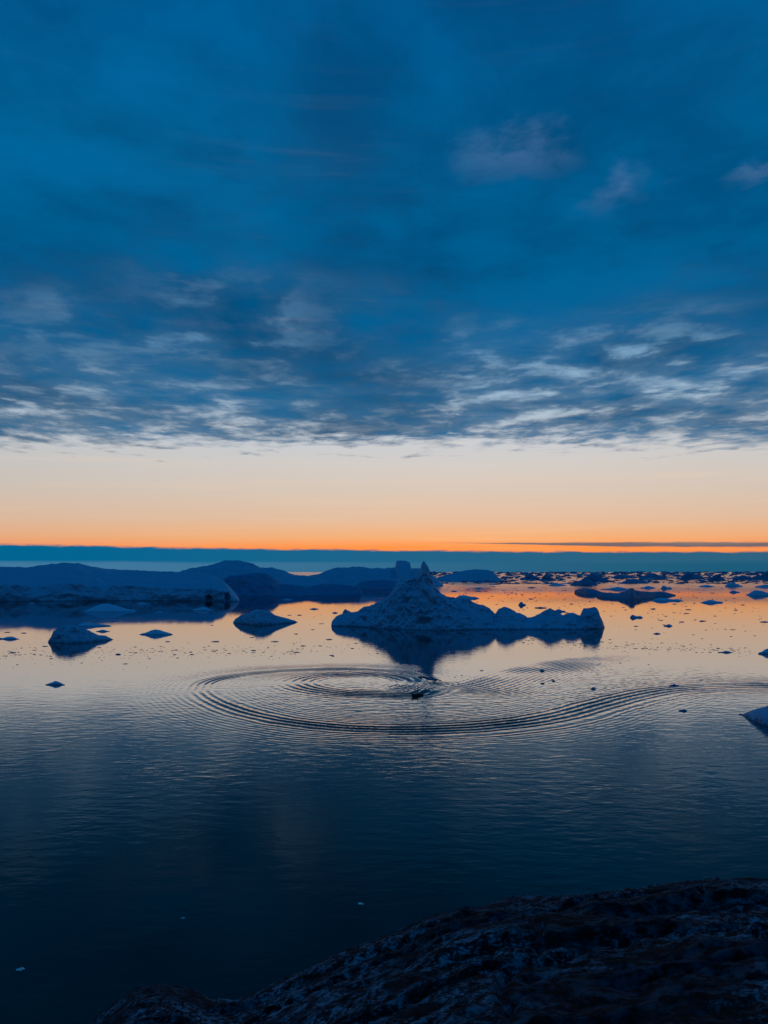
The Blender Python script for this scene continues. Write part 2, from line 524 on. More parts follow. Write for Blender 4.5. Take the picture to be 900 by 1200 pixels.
def build_water():
    def axis(lo, hi, step, far):
        mid = np.arange(lo, hi + 1e-6, step)
        out = [hi + step * (1.18 ** k - 1) / 0.18 for k in range(1, 200)]
        up = [v for v in out if v < far] + [far]
        dn = [v for v in (lo - step * (1.18 ** k - 1) / 0.18 for k in range(1, 200)) if v > -far][::-1]
        return np.concatenate([[-far], dn, mid, up])
    xs = axis(-105, 245, 0.5, 90000.0)
    ys = axis(195, 480, 0.42, 90000.0)
    ys = ys[ys > -2000]
    X, Y = np.meshgrid(xs, ys, indexing='ij')
    Z = np.zeros(X.shape)
    i0, i1 = np.searchsorted(xs, (-105, 245))
    j0, j1 = np.searchsorted(ys, (195, 480))
    x, y = X[i0:i1, j0:j1], Y[i0:i1, j0:j1]
    edge = sst(np.minimum(np.minimum(x + 105, 245 - x) / 12.0, np.minimum(y - 195, 480 - y) / 12.0), 0, 1)
    Z[i0:i1, j0:j1] = wake_height(x, y) * edge
    co = np.stack([X, Y, Z], -1).reshape(-1, 3)
    o = link('water', mesh_np('water', co, grid_quads(len(xs), len(ys)), WATER))
    tag(o, 'calm dark fjord water with the spiral ripples of a wake', kind='structure')


build_water()


# ------------------------------------------------------------------ rocky hill under the camera
def build_rock():
    NA, NR = 620, 420
    a = np.radians(np.linspace(-75, 75, NA))
    r = np.concatenate([[0.6, 1.0, 1.5, 2.0], np.geomspace(2.5, 40, NR - 24), np.linspace(41, 95, 20)])
    A, R = np.meshgrid(a, r, indexing='ij')
    e, rc = 1.75, 15.0
    # crest line of the photo: azimuth -> depression
    crest = [(-400, 1330), (-100, 1290), (40, 1215), (105, 1198), (135, 1172), (160, 1156), (190, 1151), (222, 1156), (245, 1168), (275, 1170), (300, 1160), (330, 1148), (400, 1114), (480, 1085), (540, 1066), (600, 1053),
             (670, 1050), (740, 1044), (790, 1037), (830, 1033), (900, 1031.5), (1000, 1030), (1300, 1035)]
    az_c, td = [], []
    for px, py in crest:
        v = ray(px, py)
        az_c.append(math.atan2(v[0], v[1]))
        td.append(-v[2] / math.hypot(v[0], v[1]))
    T = np.interp(A, az_c, td)
    c = e / rc ** 2
    k = T - 2 * math.sqrt(e * c)
    X, Y = R * np.sin(A), R * np.cos(A)
    Z = H - e - k * R - c * R * R
    far = sst(R, 40, 60)
    w = sst(R, 2.0, 5.0)
    # bands of foliation run across the slope
    q = Y * 0.9 - X * 0.25
    n = 0.09 * fbm(X / 4.0, Y / 3.0, Z / 4.0, 4, seed=11)
    n += 0.065 * fbm(X / 1.6, q / 0.8, Z * 0, 5, 0.55, seed=21, ridged=True)
    n += 0.065 * fbm(X / 0.30, Y / 0.22, Z * 0, 4, 0.6, seed=31)
    # ledges with a broken face
    for (x0, x1, y0, hgt, sd) in ((2.2, 7.5, 9.4, 0.15, 5), (0.2, 3.0, 7.6, 0.12, 6), (-2.5, 1.5, 10.5, 0.08, 7)):
        yy = y0 + 0.5 * fbm(X / 1.5, X * 0, X * 0, 3, seed=sd)
        m = sst(X, x0, x0 + 0.5) * (1 - sst(X, x1 - 0.6, x1))
        n += hgt * m * (sst(Y, yy - 0.12, yy + 0.05) - 0.5 * sst(Y, yy, yy + 2.5))
    # joints in the rock: long narrow clefts
    for (ax, ay, bx_, by_, dp, wd, sd) in ((-1.5, 6.3, 7.0, 8.6, 0.16, 0.07, 41), (0.5, 9.8, 9.0, 12.2, 0.18, 0.09, 42), (3.0, 5.6, 4.6, 12.5, 0.12, 0.06, 43),
                                          (-3.5, 8.2, 2.0, 10.2, 0.14, 0.07, 44), (0.8, 5.2, 1.9, 9.4, 0.10, 0.05, 45), (1.5, 6.0, 6.5, 6.9, 0.13, 0.06, 46)):
        L = math.hypot(bx_ - ax, by_ - ay)
        tx, ty = (bx_ - ax) / L, (by_ - ay) / L
        along = (X - ax) * tx + (Y - ay) * ty
        off = (X - ax) * -ty + (Y - ay) * tx + 0.35 * fbm(along / 1.3, along * 0, along * 0, 4, 0.6, seed=sd)
        n -= 0.7 * dp * np.exp(-(off / wd) ** 2) * sst(along, 0, 0.6) * (1 - sst(along, L - 0.8, L))
        n += 0.3 * dp * sst(off, 0, wd) * np.exp(-np.clip(off, 0, 9) / 0.5) * sst(along, 0, 0.6) * (1 - sst(along, L - 0.8, L))
    Z = Z + (n - 0.1) * w * (1 + 3 * far)
    Z = np.maximum(Z, -6.0)
    co = np.stack([X, Y, Z], -1).reshape(-1, 3)
    o = link('rock_slope', mesh_np('rock_slope', co, grid_quads(NA, NR)[:, ::-1], ROCK))
    tag(o, 'dark lichen-speckled granite slope in the foreground', kind='structure')


build_rock()


# ------------------------------------------------------------------ icebergs
def iceberg(name, profile, base, depth, label, cat='iceberg', mat=None, ridge=0.45, front=1.6, cliff=None, amp=2.0,
            size=14.0, seed=1, res=1.0, rows=60, group=None, rough_sil=0.35, octv=6, fine=None, painted_end=False):
    """profile: (px, py) of the skyline; base: (px, py) of the waterline; depth in metres from front to back"""
    mat = mat or ICE
    pxs = np.array([p[0] for p in profile], float)
    pys = np.array([p[1] for p in profile], float)
    bx = np.array([p[0] for p in base], float)
    by = np.array([p[1] for p in base], float)
    nu = max(24, int((pxs[-1] - pxs[0]) * 1.3 * res))
    U = np.linspace(pxs[0], pxs[-1], nu)
    top = np.interp(U, pxs, pys)
    bot = np.interp(U, bx, by)
    t = (U - U[0]) / (U[-1] - U[0])
    taper = np.clip(np.sin(np.pi * np.clip(t, 0, 1)), 0, 1) ** 0.5
    F = np.array([at(u, b) for u, b in zip(U, bot)])
    rays = np.array([ray(u, tp) for u, tp in zip(U, top)])
    dep = depth * (0.10 + 0.90 * taper)
    yr = F[:, 1] + dep * ridge
    tt = yr / rays[:, 1]
    zr = np.maximum(H + tt * rays[:, 2], 0.3)
    xr = tt * rays[:, 0]
    nf = int(rows * 0.62)
    nb = rows - nf
    s = np.linspace(0, 1, nf)
    V = []
    yb = F[:, 1] + dep
    for q in s:                              # from the front waterline up to the skyline
        if cliff:
            cf, cw = cliff
            zz = cf * min(1, (q / cw)) ** 0.7 + (1 - cf) * max(0, (q - cw) / (1 - cw)) ** 0.9
            yy = 0.06 * min(1, q / cw) + 0.94 * max(0, (q - cw) / (1 - cw))
        else:
            zz = 1 - (1 - q) ** front
            yy = q
        V.append(np.stack([F[:, 0] + (xr - F[:, 0]) * yy, F[:, 1] + (yr - F[:, 1]) * yy, -1.5 + (zr + 1.5) * zz], 1))
    for q in np.linspace(0, 1, nb + 1)[1:]:
        zz = (1 - q) ** 1.4
        V.append(np.stack([xr + (xr * yb / yr - xr) * q, yr + (yb - yr) * q, -1.5 + (zr + 1.5) * zz], 1))
    P = np.stack(V, 1)                       # nu x rows x 3
    sdx = np.concatenate([s, np.linspace(1, 0, nb + 1)[1:]])
    near_ridge = np.exp(-((sdx - 1.0) / 0.30) ** 2)[None, :]
    k = amp * (1 - (1 - rough_sil) * near_ridge)
    k = k * np.clip((P[:, :, 2] + 1.5) / (1.1 * amp + 1.5), 0.12, 1) * np.clip(taper * 2.5, 0.1, 1)[:, None]
    k = k * np.clip(zr / (6.0 * amp), 0.3, 1)[:, None]      # low shelves carry low bumps
    x, y, z = P[:, :, 0] / size, P[:, :, 1] / size, P[:, :, 2] / size
    n1 = fbm(x, y, z * 1.2, octv, 0.52, seed)
    n2 = fbm(x + 31, y, z, octv, 0.52, seed + 40)
    n3 = fbm(x, y + 57, z, octv, 0.55, seed + 80, ridged=True)
    P[:, :, 0] += 0.7 * k * n1
    P[:, :, 1] += 1.3 * k * n2
    P[:, :, 2] += k * (0.8 * (n3 - n3.mean()) + 0.3 * n1)
    if fine:
        fa, fs = fine
        kf = fa * np.clip(zr / (10.0 * fa), 0.35, 1)[:, None] * np.clip((P[:, :, 2] + 1.5) / (2 * fa + 1.5), 0.1, 1) * np.clip(taper * 2.5, 0.1, 1)[:, None]
        m1 = fbm(x * size / fs, y * size / fs, z * size / fs, 4, 0.55, seed + 7)
        m2 = fbm(x * size / fs + 9, y * size / fs, z * size / fs, 4, 0.55, seed + 8, ridged=True)
        P[:, :, 0] += kf * 0.7 * m1
        P[:, :, 1] -= kf * (m2 - m2.mean())
        P[:, :, 2] += kf * 0.8 * (m2 - m2.mean())
    P[:, 0, 2] = -2.0
    P[:, -1, 2] = -2.0
    P[0, :, 2] = np.minimum(P[0, :, 2], -0.3)
    P[-1, :, 2] = np.minimum(P[-1, :, 2], -0.3)
    if painted_end:                              # sky rim light painted on the end face; caves at its foot darkened in colour
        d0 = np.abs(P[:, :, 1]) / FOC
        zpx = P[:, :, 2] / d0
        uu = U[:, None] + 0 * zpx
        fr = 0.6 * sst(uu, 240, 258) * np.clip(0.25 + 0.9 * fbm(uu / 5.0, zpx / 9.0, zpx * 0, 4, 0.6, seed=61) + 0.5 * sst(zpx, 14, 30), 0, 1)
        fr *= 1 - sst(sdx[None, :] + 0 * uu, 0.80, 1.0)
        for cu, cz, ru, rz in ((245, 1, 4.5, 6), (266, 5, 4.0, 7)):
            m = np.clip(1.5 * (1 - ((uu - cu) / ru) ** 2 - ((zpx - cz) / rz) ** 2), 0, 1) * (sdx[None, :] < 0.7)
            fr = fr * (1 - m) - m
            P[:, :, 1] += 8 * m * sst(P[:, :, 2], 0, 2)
        painted_end_vals = fr
    org = np.array([P[:, :, 0].mean(), P[:, :, 1].mean(), 0.0])
    o = link(name, mesh_np(name, (P - org).reshape(-1, 3), grid_quads(nu, P.shape[1]), mat))
    if painted_end:
        at_ = o.data.attributes.new('painted_light', 'FLOAT', 'POINT')
        at_.data.foreach_set('value', painted_end_vals.reshape(-1).astype(np.float32))
    o.location = org
    return tag(o, label, cat, group)


def low(x0, x1, ytop, ybase, label, peak=0.45, depth=None, seed=1, cat='ice floe', amp=None, mat=None, second=None, group=None, name='ice_floe', flat=0.72):
    """a low berg or floe with one or two humps"""
    w = x1 - x0
    hh = (ybase - ytop) * flat
    pr = [(x0, ybase - 0.2)]
    rnd = random.Random(seed)
    for f in (0.08, 0.2, 0.33, 0.45, 0.57, 0.7, 0.83, 0.93):
        v = max(0.35 + 0.3 * rnd.random(), 1 - (abs(f - peak) / 0.42) ** 1.6)
        if second:
            v = max(v, second[1] * (1 - (abs(f - second[0]) / 0.2) ** 1.5))
        v *= min(1, 4 * min(f, 1 - f) + 0.3)
        pr.append((x0 + f * w, ybase - hh * v))
    pr.append((x1, ybase - 0.2))
    d = at((x0 + x1) / 2, ybase)[1]
    met = w * d / FOC
    hm = hh * d / FOC
    return iceberg(name, pr, [(x0, ybase - 0.15 * hh * 0), (x1, ybase)], depth or met * 0.5, label, cat, mat or FLOE_ICE,
                   amp=amp or hm * 0.3, size=max(1.0, met * 0.16), seed=seed, res=2.2 if w < 60 else 1.3, rows=26, rough_sil=0.8, front=1.8, group=group, octv=4)


iceberg('iceberg', [(388, 736), (388.7, 728), (394, 722), (402, 719), (412, 717.5), (420, 716), (428, 710), (437, 708.5), (447, 704), (455, 699), (460, 691), (465, 684), (470.7, 678), (478, 675.5), (487, 676),
                    (489, 673), (491.5, 667), (494, 661.5), (496.5, 657.5), (498.5, 658.5), (501, 664), (503.5, 671), (507, 681), (511, 691), (516, 695), (523.6, 699), (532, 700), (542, 702.5), (549, 702), (555, 706), (569, 710), (575, 714), (580, 719.5),
                    (584, 714), (592, 711.5), (599, 714), (606, 718), (612, 720), (618, 723.5), (624, 723), (629, 721), (637, 716), (644.5, 713), (652, 716), (660, 721), (666, 718), (671, 717.5), (677, 721), (680, 721.5), (682.5, 715),
                    (685, 711.5), (690, 712.5), (695, 711), (700, 712.5), (702, 717), (703, 722), (706, 727), (709, 736)],
        [(388, 734), (406, 734), (455, 737), (516, 739), (560, 738), (607, 738), (660, 738), (705, 737), (707, 736)], 80,
        'large jagged iceberg with a tall needle pinnacle in mid fjord', amp=4.6, size=15, seed=5, rows=150, res=1.4, ridge=0.42, front=1.6, rough_sil=0.24, fine=(1.5, 6.0))

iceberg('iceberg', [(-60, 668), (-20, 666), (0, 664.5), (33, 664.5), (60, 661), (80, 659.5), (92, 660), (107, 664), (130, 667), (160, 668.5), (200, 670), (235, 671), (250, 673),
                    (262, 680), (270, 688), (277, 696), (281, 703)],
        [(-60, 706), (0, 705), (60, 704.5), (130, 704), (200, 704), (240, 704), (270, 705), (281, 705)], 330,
        'broad snow-topped tabular iceberg with a dark cliff at the left edge', amp=6.0, size=45, seed=12, rows=120, res=1.5, ridge=0.6, cliff=(0.46, 0.40), rough_sil=0.10, fine=(2.2, 20.0), painted_end=True)

iceberg('iceberg', [(205, 690), (213, 669), (230, 665), (248, 662), (256, 659), (265, 656.5), (272, 656), (280, 657), (297, 661), (305, 666), (319, 665.5), (333, 669), (347, 674), (361, 675), (372, 676), (385, 685)],
        [(205, 690), (385, 690)], 420, 'distant blue iceberg with a rounded peak behind the tabular one', amp=10, size=80, seed=22, fine=(6.0, 34.0), rows=60, ridge=0.5, rough_sil=0.12)
iceberg('iceberg', [(352, 686), (361, 675), (372, 673), (383, 669), (394, 664.7), (417, 664.4), (433, 665.5), (442, 664.7), (449, 666), (463, 665.5), (464, 658), (472, 657.4), (480.5, 658.5), (481.5, 665), (495, 667), (510, 676), (520, 686)],
        [(352, 688), (520, 687)], 420, 'distant blue iceberg carrying a square block on its top', amp=8, size=70, seed=32, fine=(6.0, 34.0), rows=60, ridge=0.5, rough_sil=0.08)
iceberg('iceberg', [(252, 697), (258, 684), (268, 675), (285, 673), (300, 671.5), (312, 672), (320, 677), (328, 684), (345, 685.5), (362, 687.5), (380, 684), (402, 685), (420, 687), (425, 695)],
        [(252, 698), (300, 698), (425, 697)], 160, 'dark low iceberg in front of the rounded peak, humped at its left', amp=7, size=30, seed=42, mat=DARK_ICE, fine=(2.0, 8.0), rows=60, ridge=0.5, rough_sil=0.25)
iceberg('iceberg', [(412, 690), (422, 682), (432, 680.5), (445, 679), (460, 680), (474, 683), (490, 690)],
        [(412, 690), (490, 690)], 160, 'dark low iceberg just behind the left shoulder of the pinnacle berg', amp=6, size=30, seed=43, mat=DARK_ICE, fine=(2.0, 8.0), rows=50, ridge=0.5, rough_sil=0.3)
iceberg('iceberg', [(507, 681), (512, 677), (525, 673), (535, 670.5), (545, 668.5), (552, 667.5), (562, 667.2), (573, 667.8), (580, 672), (585, 678), (592, 681)],
        [(507, 681), (592, 681)], 300, 'long low iceberg on the horizon right of the needle pinnacle', amp=6, size=60, seed=44, fine=(3.0, 14.0), rows=50, ridge=0.5, rough_sil=0.3)
iceberg('iceberg', [(56, 752), (60, 746), (63, 739), (68, 735), (76, 733), (85, 732), (92, 735), (100, 736.5), (108, 741), (115, 744), (124, 745), (130, 748), (133, 750)],
        [(56, 753), (75, 754), (100, 753.5), (133, 750)], 24, 'small hunched iceberg nearest the left edge with a tail to the right', amp=2.2, size=6, seed=52, fine=(0.6, 2.0), rows=60, res=2.2, rough_sil=0.3)
iceberg('iceberg', [(273, 729), (276, 725), (282, 721), (290, 718.5), (296, 718), (302, 715.5), (310, 714.5), (317, 717), (322, 721), (333, 723.5), (345, 727), (349, 729)],
        [(273, 730), (300, 733), (320, 732), (349, 729.5)], 34, 'low domed iceberg left of the pinnacle berg', amp=2.0, size=8, seed=62, fine=(0.7, 2.5), rows=60, res=2.0, rough_sil=0.3)
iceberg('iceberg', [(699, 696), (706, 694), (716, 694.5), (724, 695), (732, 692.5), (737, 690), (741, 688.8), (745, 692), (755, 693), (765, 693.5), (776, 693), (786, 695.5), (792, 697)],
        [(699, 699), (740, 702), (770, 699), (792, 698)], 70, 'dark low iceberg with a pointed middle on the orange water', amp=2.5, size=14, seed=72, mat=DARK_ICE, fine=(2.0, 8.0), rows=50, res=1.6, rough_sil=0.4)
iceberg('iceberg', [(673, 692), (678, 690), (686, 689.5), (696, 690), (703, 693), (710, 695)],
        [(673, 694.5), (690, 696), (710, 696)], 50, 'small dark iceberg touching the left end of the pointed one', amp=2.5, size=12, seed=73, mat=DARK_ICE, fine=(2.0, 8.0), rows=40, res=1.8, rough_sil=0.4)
iceberg('iceberg', [(866, 838), (872, 836), (880, 833), (886, 830.5), (892, 829.5), (900, 827), (915, 822), (935, 824), (960, 838)],
        [(866, 838.5), (880, 845), (895, 851), (915, 856), (940, 852), (960, 840)], 20, 'blue iceberg cut off by the right edge below the wake', amp=1.2, size=4, seed=82, rows=70, res=2.5, rough_sil=0.3)


# floes and small bergs, one by one as the photo shows them: x0, x1, top, waterline, hump position, words
FLOES = [
    (96, 161, 703.5, 717, 0.45, 'pale flat floe lying under the dark cliff of the tabular iceberg'),
    (88, 131, 727.5, 734, 0.35, 'flat floe right behind the small hunched iceberg'),
    (112, 129, 736.8, 740.3, 0.5, 'thin floe beside the tail of the small hunched iceberg'),
    (163, 203, 735, 744, 0.5, 'lone lens-shaped floe between the hunched iceberg and the domed iceberg'),
    (-6, 23, 744.5, 749.3, 0.6, 'thin flat floe touching the left edge beside the hunched iceberg'),
    (53, 76, 796, 803, 0.55, 'small knobbly floe alone in the open water left of the spiral'),
    (225, 251, 709.5, 715.5, 0.5, 'small floe below the rounded right end of the tabular iceberg'),
    (180, 192, 715.3, 718.3, 0.5, 'small pale slab in the dark reflection of the tabular iceberg'),
    (159, 177, 705.3, 708, 0.4, 'thin pale sliver at the foot of the tabular cliff, right of the flat floe'),
    (33, 42, 705.2, 707.2, 0.5, 'tiny pale slab at the foot of the tabular cliff near the left edge'),
    (293, 310, 713, 718.2, 0.5, 'pale floe just behind the low domed iceberg'),
    (319, 343, 692.8, 696, 0.5, 'pale flat floe afloat before the dark low humped iceberg'),
    (329, 344, 701, 703.2, 0.5, 'thin pale sliver between the domed iceberg and the humped one'),
    (345, 366, 695, 697.2, 0.4, 'thin pale floe, right of the one before the humped iceberg'),
    (401, 411, 712, 718, 0.4, 'small knob of ice at the left shoulder of the pinnacle berg'),
    (362, 374, 711.8, 714, 0.5, 'thin dark floe in the gap left of the pinnacle berg'),
    (389, 396, 716.3, 718.5, 0.5, 'tiny dark floe close to the pinnacle berg\'s left foot'),
    (532, 562, 695.5, 701.5, 0.35, 'long dark floe behind the right slope of the needle pinnacle'),
    (607, 616.5, 703.5, 709.3, 0.4, 'stubby dark floe behind the low right half of the pinnacle berg'),
    (649, 663, 712.3, 717, 0.4, 'rounded dark floe peeping over the right half of the pinnacle berg'),
    (556, 568, 687.8, 690.2, 0.4, 'slim dark floe, second row behind the needle pinnacle'),
    (642, 665, 682, 686.3, 0.4, 'dark flat floe at the edge of the far ice pack, left part'),
    (703, 738, 686.5, 691, 0.6, 'long low floe directly behind the pointed dark iceberg'),
    (750, 769, 685.5, 689.3, 0.5, 'dark floe behind the right tail of the pointed dark iceberg'),
    (774, 788, 684.5, 690, 0.3, 'spiky little floe right of and behind the pointed dark iceberg'),
    (762, 801, 699, 704.3, 0.35, 'thin ragged floe in front of the right tail of the pointed dark iceberg'),
    (738, 753.5, 718.5, 724, 0.15, 'small floe with a raised left end on the orange water'),
    (777, 788.5, 730.3, 733.8, 0.6, 'flat dark floe low on the right of the orange water'),
    (765, 774.5, 740.5, 743, 0.5, 'flat dark floe nearest the drifting brash line on the right'),
    (820, 848, 701.5, 706.5, 0.45, 'pointed slim floe alone right of the ragged floe'),
    (874, 908, 689, 697.5, 0.4, 'dark hump of ice at the right edge below the horizon pack'),
    (849, 871, 680.5, 687.5, 0.4, 'steep pointed little berg near the right edge of the horizon pack'),
    (818, 838, 684.3, 687.7, 0.5, 'low floe left of the steep pointed little berg'),
    (884, 910, 683.8, 688.3, 0.5, 'flat floe at the right edge behind the dark hump'),
    (854, 867.5, 690.5, 694.3, 0.4, 'small peaked floe left of the dark hump at the right edge'),
    (888, 912, 757.5, 766.5, 0.5, 'pale blue floe at the right edge at the end of the brash line'),
    (784, 796, 800.5, 804, 0.5, 'dark floe just inside the crest of the long wake, right side'),
    (795, 805.5, 829.5, 833.5, 0.6, 'dark floe outside the wake near the blue iceberg at the right edge'),
    (841, 858, 761.5, 765, 0.6, 'ragged chunk at the right end of the brash line'),
    (692, 699, 803.8, 807.5, 0.5, 'dark chunk drifting inside the long wake, alone'),
    (632, 638.5, 783.3, 786.5, 0.5, 'dark chunk on the ripples right of the boat, uppermost of three'),
    (646, 650.5, 795.8, 798.3, 0.5, 'tiny dark chunk right of the boat, right one of three'),
    (633, 638.2, 799, 801.3, 0.5, 'tiny dark chunk right of the boat, lowest of three'),
]
for i, (x0, x1, t, b, pk, words) in enumerate(FLOES):
    low(x0, x1, t, b, words, pk, seed=200 + 7 * i)

# bergs of the pack along the horizon, right half
PACK = [
    (609, 634, 671.5, 679.5, 0.5, 'humped dark berg in the horizon pack right of the long low iceberg'),
    (633, 650, 672, 680.5, 0.4, 'small dark berg in the horizon pack beside the humped one'),
    (667, 701, 677, 686, 0.55, 'dark ragged berg in the front of the horizon pack, centre'),
    (679, 714, 670.3, 682, 0.45, 'broad dark berg in the horizon pack behind the ragged one'),
    (727, 761, 678, 683.5, 0.4, 'low flat berg in the horizon pack above the pointed iceberg'),
    (748, 782, 670.8, 678.5, 0.5, 'long dark berg on the horizon above the right tail of the pointed iceberg'),
    (796, 826, 669.3, 678.5, 0.4, 'tall dark berg on the horizon in the right third'),
    (829, 851, 671.5, 680.5, 0.5, 'dark berg on the horizon just right of the tall one'),
    (880, 915, 667.5, 679.5, 0.6, 'dark sloping berg on the horizon at the right edge'),
    (858, 884, 673, 679.5, 0.5, 'low berg on the horizon left of the sloping one'),
    (715, 747, 672.5, 677.5, 0.4, 'thin dark berg on the horizon, right of the broad one'),
]
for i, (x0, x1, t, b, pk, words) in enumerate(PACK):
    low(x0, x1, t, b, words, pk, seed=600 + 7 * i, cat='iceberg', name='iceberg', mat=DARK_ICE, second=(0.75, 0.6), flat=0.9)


# ------------------------------------------------------------------ brash ice
def chip(seed, nu=9, nv=6):
    rnd = np.random.RandomState(seed)
    th = np.linspace(0, 2 * np.pi, nu, endpoint=False)
    ph = np.linspace(0.25, np.pi - 0.25, nv)
    T, Ph = np.meshgrid(th, ph, indexing='ij')
    r = 1 + 0.35 * rnd.uniform(-1, 1, T.shape) * np.sin(Ph)
    a = rnd.uniform(0, 6.28)
    r = r * (1 + 0.3 * np.cos(T - a) + 0.2 * np.cos(2 * T + a * 2))
    x, y, z = r * np.sin(Ph) * np.cos(T), r * np.sin(Ph) * np.sin(T) * 0.8, np.cos(Ph) * (0.55 + 0.45 * rnd.rand(*T.shape))
    co = np.stack([x, y, z], -1).reshape(-1, 3) * 0.5
    q = []
    for i in range(nu):
        for j in range(nv - 1):
            a0, b0 = i * nv + j, ((i + 1) % nu) * nv + j
            q.append((a0, a0 + 1, b0 + 1, b0))
    top = len(co)
    co = np.concatenate([co, [[co[::nv, 0].mean(), co[::nv, 1].mean(), 0.5 * (0.6 + 0.4 * rnd.rand())], [0, 0, -0.5]]])
    for i in range(nu):
        q.append((i * nv, ((i + 1) % nu) * nv, top, top))
        q.append((((i + 1) % nu) * nv + nv - 1, i * nv + nv - 1, top + 1, top + 1))
    return co, q


def chip_mesh(name, seed, mat):
    co, q = chip(seed)
    me = bpy.data.meshes.new(name)
    me.from_pydata([tuple(c) for c in co], [], [f if f[2] != f[3] else f[:3] for f in q])
    me.update()
    me.materials.append(mat)
    return me


CHIPS = [chip_mesh('ice_chunk', 900 + k, FLOE_ICE) for k in range(8)]
rnd = random.Random(77)


def put_chip(px, py, w, label, group, tall=0.22, mesh=None, cat='ice chunk'):
    p = at(px, py)
    m = w * p[1] / FOC
    o = link('ice_chunk', mesh or rnd.choice(CHIPS))
    o.location = (p[0], p[1], 0.10 * m * tall)
    hs = m * tall * rnd.uniform(0.5, 1.2)
    o.scale = (m, m * rnd.uniform(0.5, 0.9), hs)
    o.rotation_euler = (0, 0, rnd.uniform(-0.5, 0.5) + rnd.choice((0, math.pi)))
    return tag(o, label, cat, group)


# chunks large enough to be placed one by one
SPOTS = {
    ('dark ice chunk scattered over the orange water right of the needle pinnacle', 'ice chunks on the orange water'): [
        (529, 684.7, 7), (548, 691, 5), (532, 693, 8), (559.5, 693, 7), (569, 693, 6), (578, 687.5, 8), (581, 685, 10), (622, 702, 6), (632, 712.5, 11), (576.5, 698.7, 4),
        (615, 682, 10), (646, 684, 9), (622, 689, 9), (698, 700, 6), (669.5, 708, 5), (664, 718, 5), (766, 713.7, 8), (745, 734, 6), (774.5, 727, 6), (778, 732, 4),
        (806.5, 714.5, 8), (804.5, 719, 7), (799.5, 729, 7), (822, 728, 8), (897, 729, 8), (745, 738, 3), (870, 709, 6), (862, 715, 5), (838, 722, 4), (640, 690, 3),
        (655, 696, 4), (600, 695, 5), (590, 692, 4), (612, 697, 4), (835, 695, 5), (812, 697, 4), (790, 708, 5), (730, 712, 5), (716, 722, 4), (700, 729, 4), (812, 744, 4), (858, 738, 5), (884, 745, 4)],
    ('dark ice chunk on the pale water at the left, near the hunched iceberg', 'ice chunks near the hunched iceberg'): [
        (28.5, 742, 6), (9, 741, 7), (53, 757.5, 7), (15, 765, 7), (139, 767, 9), (117, 759, 5), (196.5, 752, 6), (248.5, 733, 4), (159, 765, 5), (40, 762, 4), (95, 777, 4), (147, 778, 6), (175, 772, 4), (60, 772, 5), (20, 779, 4)],
    ('dark ice chunk on the pale water between the domed iceberg and the spiral', 'ice chunks above the spiral'): [
        (253.5, 752, 8), (251, 763, 6), (295.5, 747, 6), (297, 762.3, 6), (339, 721, 6), (351, 721, 6), (323, 752, 7), (386.5, 749.5, 6), (354.5, 757, 6), (375, 757, 6),
        (412.5, 760, 4), (348.5, 764.5, 8), (342, 763.5, 4), (388, 768, 7), (530.5, 765, 6), (564, 786, 5), (445, 758, 4), (376, 731, 5), (347, 743, 5), (366, 738, 4)],
    ('dark ice chunk on the smooth water inside the long wake', 'ice chunks inside the long wake'): [
        (726.5, 777, 3.5), (533, 794, 3), (541, 791.5, 3), (700, 790, 3), (760, 779, 3), (821, 797, 4), (869, 849.5, 4), (651, 803, 2.5), (709, 806, 4)],
}
LANDMARKS = [
    (497, 690, 'the needle pinnacle'), (590, 716, 'the pinnacle berg\'s low middle'), (693, 725, 'the pinnacle berg\'s square knob'), (740, 697, 'the pointed dark iceberg'),
    (890, 694, 'the dark right-edge hump'), (833, 704, 'the lone pointed slim floe'), (860, 684, 'the steep pointed little berg'), (783, 732, 'the flat floe by the brash'),
    (95, 745, 'the small hunched iceberg'), (183, 740, 'the lone lens-shaped floe'), (311, 725, 'the low domed iceberg'), (64, 800, 'the small knobbly floe'), (11, 747, 'the thin left-edge floe'),
    (420, 785, 'the spiral'), (400, 735, 'the pinnacle berg\'s left foot'), (487, 812, 'the motorboat'), (695, 806, 'the dark chunk inside the wake'),
    (885, 842, 'the blue right-edge iceberg'), (849, 763, 'the ragged brash chunk'), (547, 699, 'the long dark floe'), (562, 674, 'the long horizon iceberg')]
where = {}
for (words, grp), pts in SPOTS.items():
    for px, py, w in pts:
        lx, ly, ln = min(LANDMARKS, key=lambda q: (q[0] - px) ** 2 + 9 * (q[1] - py) ** 2)
        dx_, dy_ = px - lx, (py - ly) * 3
        sd = ('right of' if dx_ > 0 else 'left of') if abs(dx_) > abs(dy_) else ('in front of' if dy_ > 0 else 'behind')
        if min(abs(dx_), abs(dy_)) > 0.4 * max(abs(dx_), abs(dy_)):
            sd = ('in front and ' if dy_ > 0 else 'behind and ') + ('right of' if dx_ > 0 else 'left of')
        where.setdefault((sd, ln), []).append((dx_ ** 2 + dy_ ** 2, px, py, w, grp))
RANK = ['nearest', 'second nearest', 'third nearest', 'fourth nearest', 'fifth nearest', 'sixth nearest', 'seventh nearest', 'eighth nearest', 'ninth nearest']
for (sd, ln), its in where.items():
    for i, (_d, px, py, w, grp) in enumerate(sorted(its)):
        put_chip(px, py, w, (RANK[i] + ' ' if len(its) > 1 else '') + 'dark ice chunk ' + sd + ' ' + ln, grp)

